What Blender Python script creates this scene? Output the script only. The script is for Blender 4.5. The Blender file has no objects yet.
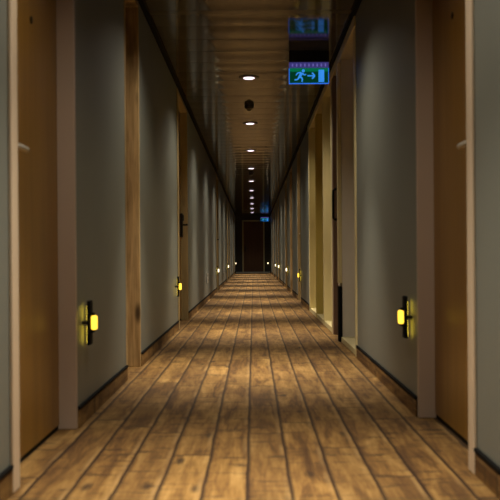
import bpy, bmesh, math, random
from mathutils import Vector, Matrix
R = random.Random(7)
S = bpy.context.scene
COL = S.collection
PI = math.pi

# ------------------------------------------------------------------ dimensions (metres)
CAM_H = 0.73            # eye height, a low viewpoint
F_PX = 900.0            # focal length in pixels of the 500 px frame
WL, WR = -0.757, 0.738  # wall planes
H = 2.45                # ceiling
Y0, Y1 = -4.0, 38.6     # corridor ends
WT = 0.26               # wall thickness
PW, POFF = 0.138, -0.024  # plank width of the carpet print
HEAD = 2.385            # underside of door heads

# ------------------------------------------------------------------ node helpers
class Mat:
    def __init__(s, name):
        s.m = bpy.data.materials.new(name); s.m.use_nodes = True
        s.t = s.m.node_tree; s.t.nodes.clear()
        s.out = s.t.nodes.new('ShaderNodeOutputMaterial')
    def n(s, typ, ins=None, **props):
        nd = s.t.nodes.new(typ)
        for k, v in props.items(): setattr(nd, k, v)
        for k, v in (ins or {}).items():
            sock = nd.inputs[k]
            if isinstance(v, bpy.types.NodeSocket): s.t.links.new(v, sock)
            else: sock.default_value = v
        return nd
    def math(s, op, a, b=0.0, c=0.0, clamp=False):
        nd = s.n('ShaderNodeMath', {0: a, 1: b, 2: c}, operation=op); nd.use_clamp = clamp
        return nd.outputs[0]
    def coord(s):
        return s.n('ShaderNodeTexCoord').outputs['Object']
    def world(s):
        return s.n('ShaderNodeNewGeometry').outputs['Position']
    def mapv(s, v, scale=(1,1,1), loc=(0,0,0)):
        return s.n('ShaderNodeMapping', {'Vector': v, 'Scale': scale, 'Location': loc}).outputs[0]
    def noise(s, v, scale=5.0, detail=4.0, rough=0.55, dist=0.0, dim='3D'):
        nd = s.n('ShaderNodeTexNoise', {'Vector': v, 'Scale': scale, 'Detail': detail, 'Roughness': rough, 'Distortion': dist}, noise_dimensions=dim)
        return nd.outputs[0]
    def ramp(s, f, stops):
        nd = s.n('ShaderNodeValToRGB', {0: f}); e = nd.color_ramp.elements
        while len(e) < len(stops): e.new(0.5)
        for el, (p, c) in zip(e, stops):
            el.position = p; el.color = (*c, 1) if len(c) == 3 else c
        return nd.outputs[0]
    def mr(s, f, a, b, c=0.0, d=1.0, smooth=False):
        nd = s.n('ShaderNodeMapRange', {0: f, 1: a, 2: b, 3: c, 4: d})
        if smooth: nd.interpolation_type = 'SMOOTHSTEP'
        return nd.outputs[0]
    def mix(s, f, a, b, mode='MIX'):
        nd = s.n('ShaderNodeMix', data_type='RGBA', blend_type=mode)
        for k, v in ((0, f), (6, a), (7, b)):
            if isinstance(v, bpy.types.NodeSocket): s.t.links.new(v, nd.inputs[k])
            elif k == 0: nd.inputs[0].default_value = v
            else: nd.inputs[k].default_value = (*v, 1)
        return nd.outputs[2]
    def bsdf(s, color, rough=0.6, metal=0.0, spec=0.5, normal=None, **kw):
        ins = {'Base Color': color if isinstance(color, bpy.types.NodeSocket) else (*color, 1), 'Roughness': rough, 'Metallic': metal, 'Specular IOR Level': spec}
        ins.update(kw)
        if normal is not None: ins['Normal'] = normal
        b = s.n('ShaderNodeBsdfPrincipled', ins)
        s.t.links.new(b.outputs[0], s.out.inputs[0]); return s.m
    def bump(s, h, strength=0.3, dist=0.01):
        return s.n('ShaderNodeBump', {'Height': h, 'Strength': strength, 'Distance': dist}).outputs[0]

def plain(name, col, rough=0.6, metal=0.0, spec=0.5, var=0.06, scale=9.0):
    """a painted or metal surface with a little mottling"""
    m = Mat(name); v = m.coord()
    f = m.noise(v, scale, 3)
    c = m.mix(f, tuple(x*(1-var) for x in col), tuple(min(1, x*(1+var)) for x in col))
    return m.bsdf(c, rough, metal, spec)

def emit(name, col, strength, base=(0.02, 0.02, 0.02)):
    m = Mat(name)
    return m.bsdf(base, 0.4, **{'Emission Color': (*col, 1), 'Emission Strength': strength})

def wood_grain(name, dark, light, knots=0.0, rough=0.45, spec=0.5, stretch=(26, 26, 1.6), stain=0.0):
    m = Mat(name); v = m.world()
    a = m.noise(m.mapv(v, stretch), 1.0, 6, 0.6, 0.6)
    b = m.noise(m.mapv(v, tuple(x*4 for x in stretch)), 1.0, 3, 0.6)
    f = m.math('ADD', m.math('MULTIPLY', a, 0.75), m.math('MULTIPLY', b, 0.25))
    c = m.ramp(f, [(0.33, dark), (0.66, light)])
    if knots:
        k = m.n('ShaderNodeTexVoronoi', {'Vector': m.mapv(v, (7, 7, 2.3)), 'Scale': 1.0}).outputs['Distance']
        c = m.mix(m.math('MULTIPLY', m.mr(k, 0.05, 0.22, 1, 0, True), knots), c, tuple(x*0.25 for x in dark))
    if stain:
        sn = m.noise(m.mapv(v, (5, 5, 1.3)), 1.0, 4, 0.6)
        c = m.mix(m.mr(sn, 0.5, 0.68, 0, stain, True), c, tuple(x*0.35 for x in dark))
    return m.bsdf(c, rough, 0, spec, m.bump(f, 0.25, 0.002))

# ------------------------------------------------------------------ materials
def carpet_material():
    m = Mat('plank_print_carpet'); p = m.world()
    xyz = m.n('ShaderNodeSeparateXYZ', {0: p})
    X, Y, Z = xyz.outputs[0], xyz.outputs[1], xyz.outputs[2]
    wob = m.math('MULTIPLY', m.math('SUBTRACT', m.noise(m.mapv(p, (2.0, 2.6, 0)), 1.0, 3), 0.5), 0.012)
    # on the upstand of the skirting the print carries on upward: use |x| plus z
    side = m.math('SIGN', X)
    xx = m.math('ADD', m.math('ADD', X, m.math('MULTIPLY', side, Z)), wob)
    u = m.math('DIVIDE', m.math('SUBTRACT', xx, POFF), PW)
    row = m.math('FLOOR', u); fr = m.math('FRACT', u)
    rnd = m.n('ShaderNodeTexWhiteNoise', {'W': row}, noise_dimensions='1D').outputs[0]
    rv = m.n('ShaderNodeCombineXYZ', {0: row, 1: 0.0, 2: 0.0}).outputs[0]
    L = 1.35
    yl = m.math('ADD', m.math('DIVIDE', Y, L), m.math('MULTIPLY', rnd, 7.31))
    seg = m.math('FLOOR', yl); fy = m.math('FRACT', yl)
    cell = m.n('ShaderNodeCombineXYZ', {0: row, 1: seg, 2: 0.0}).outputs[0]
    tone = m.n('ShaderNodeTexWhiteNoise', {'Vector': cell}, noise_dimensions='3D').outputs[0]
    # per plank coordinates so that the grain breaks at each plank
    off = m.n('ShaderNodeVectorMath', {0: cell, 1: (3.7, 11.3, 5.1)}, operation='MULTIPLY').outputs[0]
    pv = m.n('ShaderNodeVectorMath', {0: p, 1: off}, operation='ADD').outputs[0]
    g1 = m.noise(m.mapv(pv, (15, 1.7, 15)), 1.0, 6, 0.62, 0.9)
    g2 = m.noise(m.mapv(pv, (90, 7, 90)), 1.0, 4, 0.6, 0.3)
    cloud = m.noise(m.mapv(pv, (5.5, 1.5, 5)), 1.0, 5, 0.66, 0.5)
    g = m.math('ADD', m.math('ADD', m.math('MULTIPLY', g1, 0.45), m.math('MULTIPLY', g2, 0.2)), m.math('MULTIPLY', cloud, 0.35))
    c = m.ramp(g, [(0.32, (0.026, 0.010, 0.004)), (0.44, (0.125, 0.060, 0.015)), (0.52, (0.255, 0.136, 0.034)), (0.72, (0.58, 0.36, 0.118))])
    c = m.mix(m.math('MULTIPLY', tone, 0.45), c, (0.085, 0.042, 0.013))
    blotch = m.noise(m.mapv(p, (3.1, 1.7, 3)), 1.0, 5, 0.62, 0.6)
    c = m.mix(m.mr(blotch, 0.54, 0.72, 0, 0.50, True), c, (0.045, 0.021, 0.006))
    # knots: small dark eyes, longer along the plank
    vn = m.n('ShaderNodeTexVoronoi', {'Vector': m.mapv(pv, (9, 3.0, 0)), 'Scale': 1.0, 'Randomness': 1.0}, voronoi_dimensions='3D')
    pick = m.math('GREATER_THAN', m.n('ShaderNodeSeparateColor', {0: vn.outputs['Color']}).outputs[0], 0.66)
    kd = m.math('ADD', vn.outputs['Distance'], m.math('MULTIPLY', m.math('SUBTRACT', g2, 0.5), 0.16))
    kn = m.math('MULTIPLY', m.mr(kd, 0.05, 0.25, 1, 0, True), pick)
    c = m.mix(m.math('MULTIPLY', kn, 0.85), c, (0.018, 0.008, 0.004))
    # cross checks and saw marks
    cr = m.noise(m.mapv(pv, (5, 34, 0)), 1.0, 2, 0.5, 0.8)
    c = m.mix(m.mr(cr, 0.58, 0.68, 0, 0.70, True), c, (0.03, 0.014, 0.006))
    # worn pale arris on one side of each seam, dark seam
    pale = m.math('MULTIPLY', m.mr(fr, 0.80, 0.90, 0, 1, True), m.mr(fr, 0.945, 0.965, 1, 0, True))
    pale = m.math('MULTIPLY', pale, m.mr(m.noise(m.mapv(pv, (2, 3.4, 0)), 1.0, 3), 0.40, 0.60, 0.10, 0.85))
    c = m.mix(m.math('MULTIPLY', pale, 0.30), c, (0.56, 0.37, 0.15))
    s1 = m.mr(fr, 0.955, 0.975, 0, 1, True); s2 = m.mr(fr, 0.01, 0.10, 1, 0, True)
    seam = m.math('MAXIMUM', s1, m.math('MULTIPLY', s2, 0.9))
    e = m.math('MAXIMUM', m.mr(fy, 0.0, 0.012, 1, 0), m.mr(fy, 0.990, 1.0, 0, 1))
    seam = m.math('MAXIMUM', seam, m.math('MULTIPLY', e, 0.85))
    c = m.mix(m.math('MULTIPLY', seam, 0.92), c, (0.020, 0.008, 0.003))
    pile = m.noise(p, 900, 2, 0.6)
    hgt = m.math('ADD', m.math('MULTIPLY', pile, 0.5), m.math('MULTIPLY', m.math('SUBTRACT', 1.0, seam), 0.8))
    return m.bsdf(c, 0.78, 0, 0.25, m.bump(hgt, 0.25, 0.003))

def wall_material():
    m = Mat('grey_wall_covering'); p = m.world()
    f = m.noise(m.mapv(p, (3, 3, 0.8)), 1.0, 4)
    fine = m.noise(m.mapv(p, (120, 120, 160)), 1.0, 2)
    c = m.mix(f, (0.172, 0.178, 0.148), (0.202, 0.208, 0.172))
    return m.bsdf(c, 0.50, 0, 0.35, m.bump(fine, 0.12, 0.001))

def ceiling_material():
    m = Mat('lacquered_ceiling_panels'); p = m.world()
    y = m.n('ShaderNodeSeparateXYZ', {0: p}).outputs[1]
    cell = m.math('FLOOR', m.math('DIVIDE', y, 0.42))
    t = m.n('ShaderNodeTexWhiteNoise', {'W': cell}, noise_dimensions='1D').outputs[0]
    f = m.noise(m.mapv(p, (6, 60, 1)), 1.0, 3)
    c = m.mix(m.math('ADD', m.math('MULTIPLY', t, 0.6), m.math('MULTIPLY', f, 0.4)), (0.056, 0.047, 0.030), (0.082, 0.069, 0.044))
    return m.bsdf(c, 0.085, 0.0, 0.12)

M = {
    'carpet': carpet_material(),
    'wall': wall_material(),
    'ceiling': ceiling_material(),
    'black': plain('black_trim', (0.006, 0.006, 0.006), 0.75, 0, 0.08),
    'door': wood_grain('brown_door_veneer', (0.185, 0.086, 0.008), (0.275, 0.138, 0.017), 0, 0.38, 0.5, (14, 14, 0.7)),
    'dark_door': wood_grain('dark_door_veneer', (0.11, 0.048, 0.020), (0.19, 0.088, 0.036), 0, 0.45, 0.4, (14, 14, 0.7)),
    'jamb': plain('taupe_lacquered_jamb', (0.44, 0.335, 0.25), 0.40, 0, 0.5, 0.04, 5),
    'casing': plain('lit_tone_casing', (0.66, 0.52, 0.36), 0.42, 0, 0.5, 0.04, 5),  # jamb colour lightened: the light on the near casing is put into it
    'tan': wood_grain('tan_wood_jamb', (0.36, 0.26, 0.11), (0.52, 0.39, 0.185), 0.3, 0.5, 0.4, (20, 20, 1.2)),
    'timber': wood_grain('weathered_timber', (0.24, 0.135, 0.045), (0.72, 0.50, 0.22), 0.95, 0.6, 0.3, (22, 22, 1.5), 0.7),
    'cream': wood_grain('cream_painted_timber', (0.66, 0.56, 0.28), (0.74, 0.63, 0.33), 0.12, 0.45, 0.4, (12, 12, 0.8)),
    'ochre': wood_grain('ochre_painted_timber', (0.60, 0.46, 0.10), (0.68, 0.53, 0.14), 0.1, 0.45, 0.4, (12, 12, 0.8)),
    'greybrown': plain('grey_brown_panel', (0.74, 0.68, 0.56), 0.5, 0, 0.4),
    'brownpanel': plain('dark_brown_panel', (0.24, 0.16, 0.11), 0.45, 0, 0.4),
    'steel': plain('brushed_steel', (0.72, 0.66, 0.54), 0.38, 0.55, 0.5, 0.05),
    'bronze': plain('dark_bronze_metal', (0.035, 0.028, 0.020), 0.35, 0.6, 0.5),
    'bronze_ring': plain('bronze_downlight_ring', (0.11, 0.085, 0.055), 0.30, 0.7, 0.5),
    'white': plain('white_plastic', (0.82, 0.80, 0.73), 0.4, 0, 0.5, 0.03),
    'dim': plain('brown_grey_plastic', (0.20, 0.165, 0.11), 0.5, 0, 0.4),
    'lens': emit('downlight_lens', (1.0, 0.84, 1.0), 2.2, (0.8, 0.8, 0.8)),
    'amber': emit('amber_glass_lit', (1.0, 0.60, 0.045), 2.2, (0.5, 0.3, 0.05)),
    'amber_strip': emit('amber_back_light', (1.0, 0.72, 0.06), 2.1, (0.5, 0.3, 0.05)),
    'coolglass': emit('pale_glass_lit', (1.0, 0.80, 0.50), 3.2, (0.5, 0.5, 0.5)),
    'housing': plain('black_sign_housing', (0.008, 0.008, 0.010), 0.35, 0, 0.5),
    'sign_green': emit('sign_green_face', (0.0, 0.11, 0.045), 0.30, (0.01, 0.05, 0.02)),
    'sign_top': emit('sign_green_face_near_tubes', (0.0, 0.22, 0.09), 0.6, (0.01, 0.05, 0.02)),
    'sign_blue': emit('sign_pictogram_glow', (0.035, 0.27, 0.85), 0.95, (0.1, 0.2, 0.4)),
    'sign_edge': emit('sign_edge_glow', (0.02, 0.17, 0.85), 0.9, (0.05, 0.1, 0.3)),
    'sign_strip': emit('sign_violet_strip', (0.14, 0.12, 0.60), 0.26, (0.05, 0.05, 0.1)),
    'sign_led': emit('sign_violet_led', (0.36, 0.30, 1.0), 0.40, (0.1, 0.1, 0.2)),
}

# ------------------------------------------------------------------ mesh helpers
def box(bm, x0, x1, y0, y1, z0, z1):
    v = [bm.verts.new(c) for c in ((x0,y0,z0),(x1,y0,z0),(x1,y1,z0),(x0,y1,z0),(x0,y0,z1),(x1,y0,z1),(x1,y1,z1),(x0,y1,z1))]
    for f in ((0,3,2,1),(4,5,6,7),(0,1,5,4),(1,2,6,5),(2,3,7,6),(3,0,4,7)):
        bm.faces.new([v[i] for i in f])

def lathe(bm, prof, n=32, axis='Z', loc=(0,0,0)):
    """prof: (r, h) points from one end to the other; closed with caps"""
    rings = []
    def P(r, h, a):
        c, s = r*math.cos(a), r*math.sin(a)
        q = (c, s, h) if axis == 'Z' else ((h, c, s) if axis == 'X' else (c, h, s))
        return (q[0]+loc[0], q[1]+loc[1], q[2]+loc[2])
    for r, h in prof:
        if r <= 1e-6: rings.append([bm.verts.new(P(0, h, 0))])
        else: rings.append([bm.verts.new(P(r, h, 2*PI*i/n)) for i in range(n)])
    for a, b in zip(rings, rings[1:]):
        for i in range(n):
            j = (i+1) % n
            if len(a) == 1 and len(b) == 1: continue
            if len(a) == 1: bm.faces.new((a[0], b[j], b[i]))
            elif len(b) == 1: bm.faces.new((a[i], a[j], b[0]))
            else: bm.faces.new((a[i], a[j], b[j], b[i]))
    for r in (rings[0], rings[-1]):
        if len(r) > 1: bm.faces.new(r)

def tube(bm, pts, r, n=12):
    """round bar through points"""
    pts = [Vector(p) for p in pts]; rings = []
    for i, p in enumerate(pts):
        d = (pts[min(i+1, len(pts)-1)] - pts[max(i-1, 0)]).normalized()
        up = Vector((0, 0, 1)) if abs(d.z) < 0.9 else Vector((0, 1, 0))
        a = d.cross(up).normalized(); b = d.cross(a)
        rings.append([bm.verts.new(p + r*(math.cos(2*PI*k/n)*a + math.sin(2*PI*k/n)*b)) for k in range(n)])
    for A, B in zip(rings, rings[1:]):
        for k in range(n):
            bm.faces.new((A[k], A[(k+1) % n], B[(k+1) % n], B[k]))
    bm.faces.new(rings[0]); bm.faces.new(rings[-1])

def obj(name, bm, mat, parent=None, bevel=0.0, smooth=False, seg=2):
    bmesh.ops.recalc_face_normals(bm, faces=bm.faces)
    me = bpy.data.meshes.new(name); bm.to_mesh(me); bm.free()
    me.materials.append(mat)
    o = bpy.data.objects.new(name, me); COL.objects.link(o)
    if parent is not None: o.parent = parent
    if bevel:
        b = o.modifiers.new('bevel', 'BEVEL'); b.width = bevel; b.segments = seg; b.limit_method = 'ANGLE'
    if smooth:
        for p in me.polygons: p.use_smooth = True
        e = o.modifiers.new('split', 'EDGE_SPLIT'); e.split_angle = math.radians(35)
    return o

def boxes(name, bl, mat, parent=None, bevel=0.0):
    bm = bmesh.new()
    for b in bl: box(bm, *b)
    return obj(name, bm, mat, parent, bevel)

def empty(name, loc, rz=0.0):
    o = bpy.data.objects.new(name, None); COL.objects.link(o)
    o.location = loc; o.rotation_euler = (0, 0, rz); o.empty_display_size = 0.1
    return o

def tag(o, label, cat, group=None, kind=None):
    o['label'] = label; o['category'] = cat
    if group: o['group'] = group
    if kind: o['kind'] = kind
    return o

def copy_tree(o, parent=None):
    c = o.copy(); COL.objects.link(c)
    if parent is not None: c.parent = parent
    for ch in list(o.children): copy_tree(ch, c)
    return c

# ------------------------------------------------------------------ openings
# left doors: (near, far)
LEFT = [('d', 2.89, 3.81), ('t', 5.36, 5.97), ('d', 9.10, 10.36), ('d', 18.6, 19.5), ('d', 25.85, 26.75), ('d', 28.1, 29.0), ('d', 34.1, 35.0)]
RIGHT = [('d', 3.09, 4.02), ('bay', 6.40, 11.82), ('d', 14.0, 14.85), ('t', 16.95, 17.9), ('d', 19.65, 20.6), ('d', 25.6, 26.5), ('d', 28.5, 29.4), ('t', 33.0, 33.9)]
T = 0.03  # lining thickness

def wall_side(name, sgn, plane, opens, label):
    bm = bmesh.new()
    X = lambda a, b: (min(plane+sgn*a, plane+sgn*b), max(plane+sgn*a, plane+sgn*b))
    y = Y0
    for k, a, b in opens:
        e = 0.0 if k == 'bay' else T
        x0, x1 = X(0, WT)
        box(bm, x0, x1, y, a-e, 0, H)
        box(bm, x0, x1, a-e, b+e, HEAD+0.03, H)
        y = b+e
    box(bm, *X(0, WT), y, Y1, 0, H)
    box(bm, *X(WT-0.001, WT+0.03), Y0, Y1, 0, H)
    o = obj(name, bm, M['wall'])
    return tag(o, label, 'wall', kind='structure')
wall_side('wall_left', -1, WL, LEFT, 'grey corridor wall with the timber lined doorway and the socket plates')
wall_side('wall_right', 1, WR, RIGHT, 'grey corridor wall on the side of the exit sign and cream framed bays')

# floor and ceiling
bm = bmesh.new(); box(bm, WL-WT-0.03, WR+WT+0.03, Y0-0.2, Y1+0.2, -0.1, 0.0)
tag(obj('floor', bm, M['carpet']), 'carpet floor printed like brown weathered planks running down the corridor', 'floor', kind='structure')

bm = bmesh.new()
x0, x1 = WL-WT-0.03, WR+WT+0.03
P = 0.42; y = Y0-0.2; NS = 10; prof = []
k0 = math.floor(y/P)
for k in range(k0, math.ceil((Y1+0.2)/P)):
    sag = 0.0009 + 0.0012*R.random(); tilt = R.uniform(-0.0008, 0.0008)
    prof.append((k*P+0.001, H+0.006))
    for i in range(NS+1):
        t = i/NS
        prof.append((k*P+0.003+t*(P-0.006), H-sag*4*t*(1-t)+tilt*(t-0.5)))
    prof.append((k*P+P-0.001, H+0.006))
va = [(bm.verts.new((x0, yy, zz)), bm.verts.new((x1, yy, zz))) for yy, zz in prof]
for a, b in zip(va, va[1:]): bm.faces.new((a[0], a[1], b[1], b[0]))
ya, yb = prof[0][0], prof[-1][0]
q = [bm.verts.new(c) for c in ((x0, ya, H+0.12), (x1, ya, H+0.12), (x1, yb, H+0.12), (x0, yb, H+0.12))]
bm.faces.new(q)
tag(obj('ceiling', bm, M['ceiling'], smooth=True), 'glossy dark brown panelled ceiling with cross joints', 'ceiling', kind='structure')

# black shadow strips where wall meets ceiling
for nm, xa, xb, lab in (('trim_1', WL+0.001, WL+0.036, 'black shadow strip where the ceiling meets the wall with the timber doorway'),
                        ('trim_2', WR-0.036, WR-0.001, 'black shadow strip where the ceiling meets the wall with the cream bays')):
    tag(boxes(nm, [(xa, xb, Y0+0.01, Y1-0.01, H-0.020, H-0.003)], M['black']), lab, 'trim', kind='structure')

# end walls
DX0, DX1, DH = -0.47, 0.485, 2.27     # opening of the end door
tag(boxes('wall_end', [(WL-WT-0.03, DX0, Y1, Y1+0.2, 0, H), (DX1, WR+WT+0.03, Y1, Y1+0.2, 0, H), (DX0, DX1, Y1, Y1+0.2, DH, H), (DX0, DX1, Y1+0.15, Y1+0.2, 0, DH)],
          plain('shade_toned_end_wall', (0.055, 0.050, 0.040), 0.6)), 'end wall coloured dark as if in shade, closing the corridor around the brown door', 'wall', kind='structure')  # dark base colour stands in for the lack of light at this end
tag(boxes('wall_behind', [(WL-WT-0.03, WR+WT+0.03, Y0-0.2, Y0, 0, H)], M['wall']), 'grey wall closing the corridor behind the viewpoint', 'wall', kind='structure')

# skirting: carpet print turned up the wall under a black cap
def skirting(name, sgn, plane, opens, label):
    spans, y = [], Y0+0.01
    for k, a, b in opens:
        ga, gb = (0.004, 0.004)
        if k == 'd': ga = 0.112
        elif k == 't': ga = 0.034; gb = 0.034
        if k == 'd': gb = 0.036
        spans.append((y, a-ga)); y = b+gb
    spans.append((y, Y1-0.01))
    X = lambda a, b: (min(plane-sgn*a, plane-sgn*b), max(plane-sgn*a, plane-sgn*b))
    bl = [(*X(0.0008, 0.010), a, b, 0.001, 0.078) for a, b in spans]
    o = boxes(name, bl, M['carpet'])
    boxes('cap', [(*X(0.0008, 0.013), a, b, 0.0782, 0.090) for a, b in spans], M['black'], o)
    tag(o, label, 'skirting', kind='structure')
skirting('baseboard_left', -1, WL, LEFT, 'wood print skirting with black cap under the wall with sockets')
skirting('baseboard_right', 1, WR, RIGHT, 'wood print skirting with black cap under the wall beside the exit sign')

# ------------------------------------------------------------------ doors in the side walls
def lever_handle(parent, y, z, dirn, face, style='steel'):
    """local frame: +x into the corridor, door face at x = face"""
    if style == 'steel':
        bm = bmesh.new(); lathe(bm, [(0, 0), (0.026, 0), (0.026, 0.006), (0.022, 0.009), (0.010, 0.010), (0.010, 0.040), (0, 0.040)], 24, 'X', (face, y, z))
        h = obj('handle', bm, M['steel'], parent, smooth=True)
        bm = bmesh.new()
        tube(bm, [(face+0.034, y-dirn*0.008, z), (face+0.046, y+dirn*0.004, z), (face+0.050, y+dirn*0.02, z), (face+0.050, y+dirn*0.115, z), (face+0.044, y+dirn*0.125, z)], 0.0105)
        obj('lever', bm, M['steel'], h, smooth=True)
        bm = bmesh.new(); lathe(bm, [(0, 0), (0.024, 0), (0.024, 0.007), (0, 0.008)], 24, 'X', (face, y, z-0.075))
        obj('keyhole_rose', bm, M['steel'], h, smooth=True)
    else:
        h = boxes('handle', [(face+0.0003, face+0.034, y-0.024, y+0.024, z-0.14, z+0.13)], M['bronze'], parent, 0.004)
        bm = bmesh.new()
        tube(bm, [(face+0.034, y, z), (face+0.078, y, z), (face+0.086, y+dirn*0.01, z), (face+0.086, y+dirn*0.12, z)], 0.011)
        obj('lever', bm, M['bronze'], h, smooth=True)
        boxes('card_reader', [(face+0.0345, face+0.046, y-0.021, y+0.021, z+0.045, z+0.115)], M['bronze'], h, 0.004)

ndoor = [0]
def door(sgn, plane, a, b, label, mat='door', jamb='jamb', rec=0.069, handle=('steel', 'far'), peep=True, hz=1.10, kind='d', casing='tan', peep_at=(0, 1.65)):
    ndoor[0] += 1
    w = (b-a)/2; mid = (a+b)/2
    # sgn -1: left wall, corridor lies at +x. local +x into the corridor
    root = empty('door_%d' % ndoor[0], (plane, mid, 0), 0 if sgn < 0 else PI)
    flip = 1 if sgn < 0 else -1       # local y of a point at world offset d is flip*d
    def Yr(p, q): return (min(flip*p, flip*q), max(flip*p, flip*q))
    tag(root, label, 'door', kind='structure')
    g = 0.0007
    boxes('leaf', [(-rec-0.042, -rec, *Yr(-w+0.003, w-0.003), 0.022, HEAD-0.003)], M[mat], root, 0.0015)
    boxes('bottom_seal', [(-rec-0.036, -rec-0.004, *Yr(-w+0.003, w-0.003), 0.001, 0.021)], M['black'], root)
    back = -rec-0.07
    proud = 0.004
    for nm, p, q in (('jamb', -w-T+g, -w), ('jamb', w, w+T-g)):
        boxes(nm, [(back, proud, *Yr(p, q), 0.001, HEAD+0.03-g)], M[jamb], root, 0.003)
    boxes('door_head', [(back, proud, *Yr(-w+g, w-g), HEAD, HEAD+0.03-g)], M[jamb], root, 0.002)
    if kind == 'd':   # casing on the wall at the latch side
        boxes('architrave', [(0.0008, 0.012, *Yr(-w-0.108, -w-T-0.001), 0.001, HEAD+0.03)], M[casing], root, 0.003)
    if handle:
        st, where = handle
        if where == 'near': hy, d = -w+0.085, 1
        else: hy, d = w-0.085, -1
        if st == 'bronze': hy, d = w-0.12, -1
        lever_handle(root, flip*hy, hz, flip*d, -rec, st)
    if peep:
        bm = bmesh.new(); lathe(bm, [(0, 0), (0.014, 0), (0.014, 0.004), (0.008, 0.006), (0, 0.005)], 20, 'X', (-rec, flip*peep_at[0], peep_at[1]))
        obj('peephole', bm, M['bronze'], root, smooth=True)
    return root

LL = ['brown wooden door in a taupe frame with a steel lever, facing the door near the viewpoint',
      'dark door in the recess lined with weathered brown timber',
      'tan framed door with a dark lever plate and card reader, just past an amber lamp',
      'tan framed door beyond the first white socket plate, with wall lamp just before it',
      'tan framed door beyond the second socket plate, with a wall lamp before it',
      'tan framed door just past the lamp and door that follow the second socket',
      'last tan framed door before the dark end wall, on the socket side']
RL = ['brown wooden door in a taupe frame with a steel lever, on the exit sign side',
      'tan framed door with steel lever, first one past the cream bays',
      'narrow doorway lined with rough brown timber, past the cream bays',
      'tan framed door with steel lever, just past the rough timber doorway on the exit sign side',
      'tan framed door with a wall lamp just before it, second past the rough timber doorway on the exit sign side',
      'tan framed door far down the exit sign wall, next to last doorway before the end',
      'timber lined doorway nearest to the dark end wall']
for (k, a, b), lab, i in zip(LEFT, LL, range(9)):
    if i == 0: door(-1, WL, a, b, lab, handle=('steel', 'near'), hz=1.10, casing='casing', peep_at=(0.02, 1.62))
    elif k == 't': door(-1, WL, a, b, lab, 'dark_door', 'timber', 0.085, None, False, kind='t')
    else: door(-1, WL, a, b, lab, 'door', 'tan', 0.075, ('bronze', 'far'), False, hz=1.09)
for (k, a, b), lab, i in zip([r for r in RIGHT if r[0] != 'bay'], RL, range(9)):
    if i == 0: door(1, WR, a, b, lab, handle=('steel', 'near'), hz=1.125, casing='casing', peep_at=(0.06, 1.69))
    elif k == 't': door(1, WR, a, b, lab, 'dark_door', 'timber', 0.075, None, False, kind='t')
    else: door(1, WR, a, b, lab, 'door', 'tan', 0.075, ('steel', 'far'), False, hz=1.09)

# end door
root = tag(empty('door_15', ((DX0+DX1)/2, Y1, 0)), 'dark brown door with a tan frame closing the far end of the corridor', 'door', kind='structure')
hw = (DX1-DX0)/2
boxes('leaf', [(-hw+0.056, hw-0.056, 0.03, 0.075, 0.006, DH-0.056)], M['dark_door'], root, 0.002)
for sx in (-1, 1):
    xa, xb = sorted((sx*(hw-0.001), sx*(hw-0.055)))
    boxes('jamb', [(xa, xb, -0.012, 0.12, 0.001, DH-0.001)], M['cream'], root, 0.003)
boxes('door_head', [(-hw+0.0555, hw-0.0555, -0.012, 0.12, DH-0.055, DH-0.001)], M['cream'], root, 0.003)
h = boxes('handle', [(-hw+0.10, -hw+0.145, 0.018, 0.0298, 0.92, 1.17)], M['bronze'], root, 0.003)
bm = bmesh.new(); tube(bm, [(-hw+0.122, 0.018, 1.05), (-hw+0.122, -0.03, 1.05), (-hw+0.13, -0.036, 1.05), (-hw+0.25, -0.036, 1.05)], 0.010)
obj('lever', bm, M['bronze'], h, smooth=True)
tag(boxes('trim_3', [(WL+0.016, WR-0.016, Y1-0.090, Y1-0.013, 0.0008, 0.050)], M['white'], None, 0.003),
    'pale raised threshold strip across the floor before the end door', 'threshold', kind='structure')

# ------------------------------------------------------------------ cream framed bays in the right wall
def bay_boxes(name, lst, mat, root, bev=0.003):
    """boxes in (depth behind the wall plane, corridor distance, height)"""
    return boxes(name, [(d0, d1, a-BY, b-BY, z0, z1) for d0, d1, a, b, z0, z1 in lst], mat, root, bev)
BA, BB = 6.40, 11.82; BY = (BA+BB)/2
root = tag(empty('trim_4', (WR, BY, 0)), 'cream painted timber frame of the row of bays past the exit sign', 'wall bay', kind='structure')
P0 = -0.006
ZT = HEAD
bay_boxes('header', [(P0, 0.15, BA+0.001, BB-0.001, ZT+0.0005, ZT+0.0295)], M['cream'], root)
bay_boxes('header_face', [(P0-0.008, -0.0008, BA-0.02, BB+0.02, ZT-0.030, H-0.022)], M['cream'], root)
g = 0.0007
bay_boxes('post', [(P0, 0.15, BA+0.001, 6.50, 0.001, ZT)], M['cream'], root)
# first bay: grey brown panel, cream sill
bay_boxes('panel', [(0.13, 0.15, 6.50+g, 7.60-g, 0.045, ZT)], M['greybrown'], root)
bay_boxes('sill', [(0.0, 0.15, 6.50+g, 7.60-g, 0.001, 0.043)], M['cream'], root)
bay_boxes('side_panel', [(0.010, 0.15, 7.60, 7.67, 0.001, ZT)], M['greybrown'], root)
pst = bay_boxes('post', [(P0, 0.15, 7.67+g, 7.75, 0.001, ZT)], M['cream'], root)
gd = bay_boxes('corner_guard', [(-0.022, 0.009, 7.585, 7.6655, 0.001, 0.47)], M['black'], root)
bay_boxes('cover_strip', [(-0.022, 0.009, 7.585, 7.6655, 0.495, ZT-0.031)], M['cream'], root)
bm = bmesh.new(); lathe(bm, [(0, -0.012), (0.008, -0.010), (0.012, 0), (0.008, 0.010), (0, 0.012)], 16, 'Z', (-0.012, 7.60-BY, 0.4825))
obj('stud', bm, M['steel'], gd, smooth=True)
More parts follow.
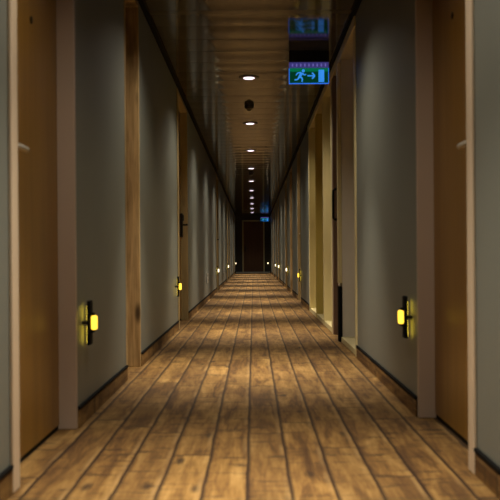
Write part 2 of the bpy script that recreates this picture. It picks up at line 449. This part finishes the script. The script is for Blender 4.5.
# narrow brown cupboard with a pull handle
bay_boxes('cupboard_door', [(0.055, 0.10, 7.75+g, 8.28-g, 0.05, ZT)], M['brownpanel'], root)
bay_boxes('plinth', [(0.052, 0.10, 7.75+g, 8.28-g, 0.001, 0.048)], M['black'], root)
bay_boxes('side_panel', [(-0.003, 0.15, 8.28, 8.36, 0.001, ZT)], M['brownpanel'], root)
bm = bmesh.new()
yh = 8.02-BY
tube(bm, [(0.0545, yh, 1.32), (-0.010, yh, 1.32), (-0.022, yh, 1.31), (-0.022, yh, 1.06), (-0.010, yh, 1.05), (0.0545, yh, 1.05)], 0.010)
obj('pull_handle', bm, M['black'], root, smooth=True)
# three shallow bays with cream jambs
edges = [(8.36, 8.44), (9.38, 9.44), (10.50, 10.56), (11.70, BB-0.001)]
for i, (a, b) in enumerate(edges):
    bay_boxes('post', [(P0, 0.12, a+g, b, 0.001, ZT)], M['ochre' if i == 2 else 'cream'], root)
for i in range(3):
    a, b = edges[i][1], edges[i+1][0]
    bay_boxes('panel', [(0.095, 0.12, a+g, b-g, 0.052, ZT)], M['ochre' if i == 1 else 'cream'], root)
    bay_boxes('sill', [(0.0, 0.12, a+g, b-g, 0.001, 0.050)], M['cream'], root)

# ------------------------------------------------------------------ wall lamps
def make_lamp(glass='amber', strip='amber_strip'):
    """local frame: wall at x = 0, +x into the corridor"""
    r = empty('wall_lamp', (0, 0, 0))
    boxes('bracket', [(0.0005, 0.0225, -0.028, 0.028, -0.007, 0.007)], M['bronze'], r, 0.002)
    pl = boxes('back_plate', [(0.0225, 0.038, -0.034, 0.034, -0.098, 0.098)], M['black'], r, 0.004)
    for za, zb in ((0.012, 0.074), (-0.088, -0.012)):
        boxes('light_slot', [(0.0205, 0.0223, -0.026, 0.026, za, zb)], M[strip], pl)
    boxes('glass_block', [(0.0385, 0.062, -0.018, 0.018, -0.031, 0.031)], M[glass], r, 0.006)
    for za, zb in ((0.0315, 0.043), (-0.043, -0.0315)):
        boxes('holder', [(0.0382, 0.050, -0.022, 0.022, za, zb)], M['black'], r, 0.002)
    return r
amber = make_lamp(); pale = make_lamp('coolglass', 'amber_strip')
used = set()
def put_lamp(src, x, y, z, rz, label):
    if src.name in used: o = copy_tree(src)
    else: o = src; used.add(src.name)
    o.location = (x, y, z); o.rotation_euler = (0, 0, rz)
    tag(o, label, 'wall lamp', 'low wall lamps along the corridor')
put_lamp(amber, WL, 3.99, 0.44, 0, 'small black wall lamp glowing amber beside the taupe framed door, opposite the exit sign wall')
put_lamp(amber, WR, 4.21, 0.44, PI, 'small black wall lamp glowing amber beside the taupe door frame, on the exit sign wall')
put_lamp(amber, WL, 8.68, 0.44, 0, 'small amber wall lamp just before the tan door with dark lever plate')
put_lamp(amber, WR, 13.80, 0.43, PI, 'small amber wall lamp between the cream bays and the next tan door')
put_lamp(pale, WL, 18.25, 0.44, 0, 'pale wall lamp on the wall between the two white socket plates')
put_lamp(pale, WR, 18.75, 0.44, PI, 'pale wall lamp right after the rough timber doorway past the cream bays')
put_lamp(pale, WR, 24.5, 0.44, PI, 'pale wall lamp, third one past the cream bays on that wall')
put_lamp(pale, WL, 25.5, 0.44, 0, 'pale wall lamp just past the second white socket plate')
put_lamp(pale, WR, 28.0, 0.44, PI, 'pale wall lamp, fourth one past the cream bays on that wall')
put_lamp(pale, WL, 36.4, 0.44, 0, 'last wall lamp before the end wall on the socket side')
put_lamp(pale, 0.625, Y1, 0.42, -PI/2, 'pale wall lamp on the dark end wall beside the brown end door')

# sockets on the left wall
def socket():
    r = empty('wall_socket', (0, 0, 0))
    boxes('cover_plate', [(0.0006, 0.024, -0.042, 0.042, -0.078, 0.078)], M['white'], r, 0.003)
    for zz in (0.036, -0.036):
        bm = bmesh.new(); lathe(bm, [(0, 0.0242), (0.026, 0.0242), (0.026, 0.0275), (0.022, 0.0275), (0.020, 0.0245), (0, 0.0245)], 20, 'X', (0, 0, zz))
        obj('socket_insert', bm, M['dim'], r, smooth=True)
    return r
s0 = socket(); s0.location = (WL, 14.5, 0.385); tag(s0, 'white double socket plate low on the wall before the pale lamp', 'socket', 'white socket plates on the wall')
s1 = copy_tree(s0); s1.location = (WL, 22.6, 0.385); tag(s1, 'white double socket plate further down the corridor between two pale lamps', 'socket', 'white socket plates on the wall')

# ------------------------------------------------------------------ ceiling fittings
LX = -0.03
def downlight():
    r = empty('downlight', (0, 0, 0))
    bm = bmesh.new(); lathe(bm, [(0.0545, 0.0), (0.056, -0.0075), (0.088, -0.0075), (0.096, -0.004), (0.097, 0.0)], 40)
    o = obj('trim_ring', bm, M['bronze_ring'], r, smooth=True)
    bm = bmesh.new(); lathe(bm, [(0.0535, -0.001), (0.0535, -0.009), (0.046, -0.0125), (0.030, -0.0145), (0.014, -0.0152), (0, -0.0154)], 32)
    obj('lens', bm, M['lens'], r, smooth=True)
    return r
BEAM, SPILL = 440.0, 92.0
def lamp_data(nm, power, size, blend, rad):
    L = bpy.data.lights.new(nm, 'SPOT'); L.energy = power; L.color = (1.0, 0.90, 0.76)
    L.spot_size = math.radians(size); L.spot_blend = blend; L.shadow_soft_size = rad
    return L
beam = lamp_data('downlight_beam', BEAM, 68, 1.0, 0.045)
spill = lamp_data('downlight_spill', SPILL, 142, 0.85, 0.045)
proto = downlight()
for nm, dat in (('beam', beam), ('spill', spill)):
    l = bpy.data.objects.new(nm, dat); COL.objects.link(l); l.parent = proto; l.location = (0, 0, -0.018)
ORD = ['first', 'second', 'third', 'fourth', 'fifth', 'sixth', 'seventh', 'eighth', 'ninth', 'tenth']
for i in range(13):
    y = 8.65 + 2.98*(i-3)
    o = proto if i == 0 else copy_tree(proto)
    o.location = (LX, y, H-0.003)
    n = i-3
    if n >= 0: lab = '%s lit round downlight in the ceiling counted from the exit sign end' % ORD[n]
    else: lab = ['round ceiling downlight overhead behind the viewpoint', 'round ceiling downlight above the two taupe framed doors', 'round ceiling downlight just short of the exit sign'][n+3]
    tag(o, lab, 'downlight', 'round downlights along the ceiling')

def detector(y, x, label):
    r = empty('smoke_detector', (x, y, H-0.003))
    bm = bmesh.new(); lathe(bm, [(0, 0), (0.054, 0), (0.056, -0.012), (0.050, -0.030), (0.040, -0.040), (0, -0.040)], 32)
    obj('base', bm, M['bronze'], r, smooth=True)
    bm = bmesh.new(); lathe(bm, [(0, -0.0402), (0.026, -0.0402), (0.026, -0.056), (0.020, -0.062), (0, -0.063)], 28)
    obj('sensor_cap', bm, M['dim'], r, smooth=True)
    return tag(r, label, 'smoke detector', 'smoke detectors on the ceiling')
detector(10.25, -0.035, 'dark domed smoke detector between the first two downlights past the exit sign')
detector(18.6, -0.03, 'small dark smoke detector further down, between the fourth and fifth downlights')

# ------------------------------------------------------------------ exit signs
def prism(bm, pts, y0, y1):
    a = [bm.verts.new((x, y0, z)) for x, z in pts]; b = [bm.verts.new((x, y1, z)) for x, z in pts]
    bm.faces.new(a); bm.faces.new(b[::-1])
    for i in range(len(pts)):
        j = (i+1) % len(pts); bm.faces.new((a[i], a[j], b[j], b[i]))
def limb(bm, p, q, w0, w1, y0, y1):
    dx, dz = q[0]-p[0], q[1]-p[1]; l = math.hypot(dx, dz); nx, nz = -dz/l, dx/l
    prism(bm, [(p[0]+nx*w0, p[1]+nz*w0), (q[0]+nx*w1, q[1]+nz*w1), (q[0]-nx*w1, q[1]-nz*w1), (p[0]-nx*w0, p[1]-nz*w0)], y0, y1)

def exit_sign():
    """local: hung from z = 0, front face at -y, x across"""
    r = empty('exit_sign', (0, 0, 0)); W = 0.168
    boxes('housing', [(-W, W, -0.030, 0.030, -0.095, 0.0)], M['housing'], r, 0.003)
    st = boxes('light_strip', [(-W+0.002, W-0.002, -0.026, 0.026, -0.141, -0.0955)], M['sign_strip'], r, 0.002)
    for i in range(9):
        x = -W+0.030+i*0.0345
        boxes('led', [(x-0.005, x+0.005, -0.0275, -0.0262, -0.132, -0.108)], M['sign_led'], st)
    pz0, pz1 = -0.272, -0.1415
    pn = boxes('panel', [(-W+0.006, W-0.006, -0.010, 0.010, pz0+0.006, pz1)], M['sign_green'], r)
    boxes('upper_glow', [(-W+0.007, W-0.007, -0.0108, -0.0102, pz1-0.030, pz1-0.001)], M['sign_top'], pn)
    boxes('edge_light', [(-W, -W+0.0055, -0.011, 0.011, pz0, pz1), (W-0.0055, W, -0.011, 0.011, pz0, pz1), (-W+0.0056, W-0.0056, -0.011, 0.011, pz0, pz0+0.0055)], M['sign_edge'], r)
    # running figure, arrow and doorway
    ya, yb = -0.0135, -0.0110
    cz = (pz0+pz1)/2
    bm = bmesh.new()
    ox = -0.075
    c = [(ox+0.028+0.0125*math.cos(2*PI*k/16), cz+0.042+0.0125*math.sin(2*PI*k/16)) for k in range(16)]
    prism(bm, c, ya, yb)
    for p, q, a, b in (((0.016, 0.026), (-0.004, -0.008), 0.0125, 0.0105),      # trunk
                       ((0.018, 0.026), (0.036, 0.006), 0.0055, 0.0048), ((0.036, 0.006), (0.052, 0.014), 0.0048, 0.004),     # front arm
                       ((0.010, 0.028), (-0.020, 0.024), 0.0055, 0.0048), ((-0.020, 0.024), (-0.034, 0.004), 0.0048, 0.004),   # rear arm
                       ((-0.002, -0.008), (0.020, -0.022), 0.0075, 0.006), ((0.020, -0.022), (0.016, -0.052), 0.006, 0.005),   # front leg
                       ((-0.006, -0.008), (-0.020, -0.030), 0.0075, 0.006), ((-0.020, -0.030), (-0.046, -0.034), 0.006, 0.005)):
        limb(bm, (ox+p[0], cz+p[1]), (ox+q[0], cz+q[1]), a, b, ya, yb)
    obj('running_figure', bm, M['sign_blue'], pn)
    bm = bmesh.new()
    limb(bm, (-0.012, cz), (0.040, cz), 0.0055, 0.0055, ya, yb)
    limb(bm, (0.049, cz), (0.026, cz+0.026), 0.006, 0.006, ya, yb-0.0003)
    limb(bm, (0.049, cz), (0.026, cz-0.026), 0.006, 0.006, ya, yb-0.0006)
    obj('arrow', bm, M['sign_blue'], pn)
    boxes('doorway_symbol', [(0.080, 0.128, ya, yb, cz-0.052, cz+0.050)], M['sign_blue'], pn)
    return r
sg = exit_sign(); sg.location = (0.478, 7.57, H-0.003)
tag(sg, 'glowing green exit sign with blue running figure and arrow, hung near the cream bays', 'exit sign', 'exit signs')
s2 = copy_tree(sg); s2.location = (0.49, 37.6, H-0.003)
tag(s2, 'tiny glowing exit sign hung in front of the dark end door', 'exit sign', 'exit signs')

# ------------------------------------------------------------------ camera, world, view
cam = bpy.data.cameras.new('camera'); co = bpy.data.objects.new('camera', cam); COL.objects.link(co)
cam.sensor_fit = 'HORIZONTAL'; cam.sensor_width = 36.0; cam.lens = F_PX/500*36.0
co.matrix_world = Matrix.Translation((0, 0, CAM_H)) @ Matrix.Rotation(PI/2, 4, 'X') @ Matrix.Rotation(math.radians(-0.4), 4, 'Z')
cam.shift_x = -3.3/500; cam.shift_y = 6.0/500
cam.clip_start = 0.05; cam.clip_end = 100
cam.dof.use_dof = True; cam.dof.focus_distance = 18.0; cam.dof.aperture_fstop = 5.6
S.camera = co
w = bpy.data.worlds.new('world'); S.world = w; w.use_nodes = True
w.node_tree.nodes['Background'].inputs[0].default_value = (0, 0, 0, 1)
S.view_settings.view_transform = 'Standard'; S.view_settings.look = 'None'
S.view_settings.exposure = 0.0; S.view_settings.gamma = 1.0; S.view_settings.use_curve_mapping = False
S.cycles.max_bounces = 8; S.cycles.diffuse_bounces = 2
S.cycles.use_denoising = True
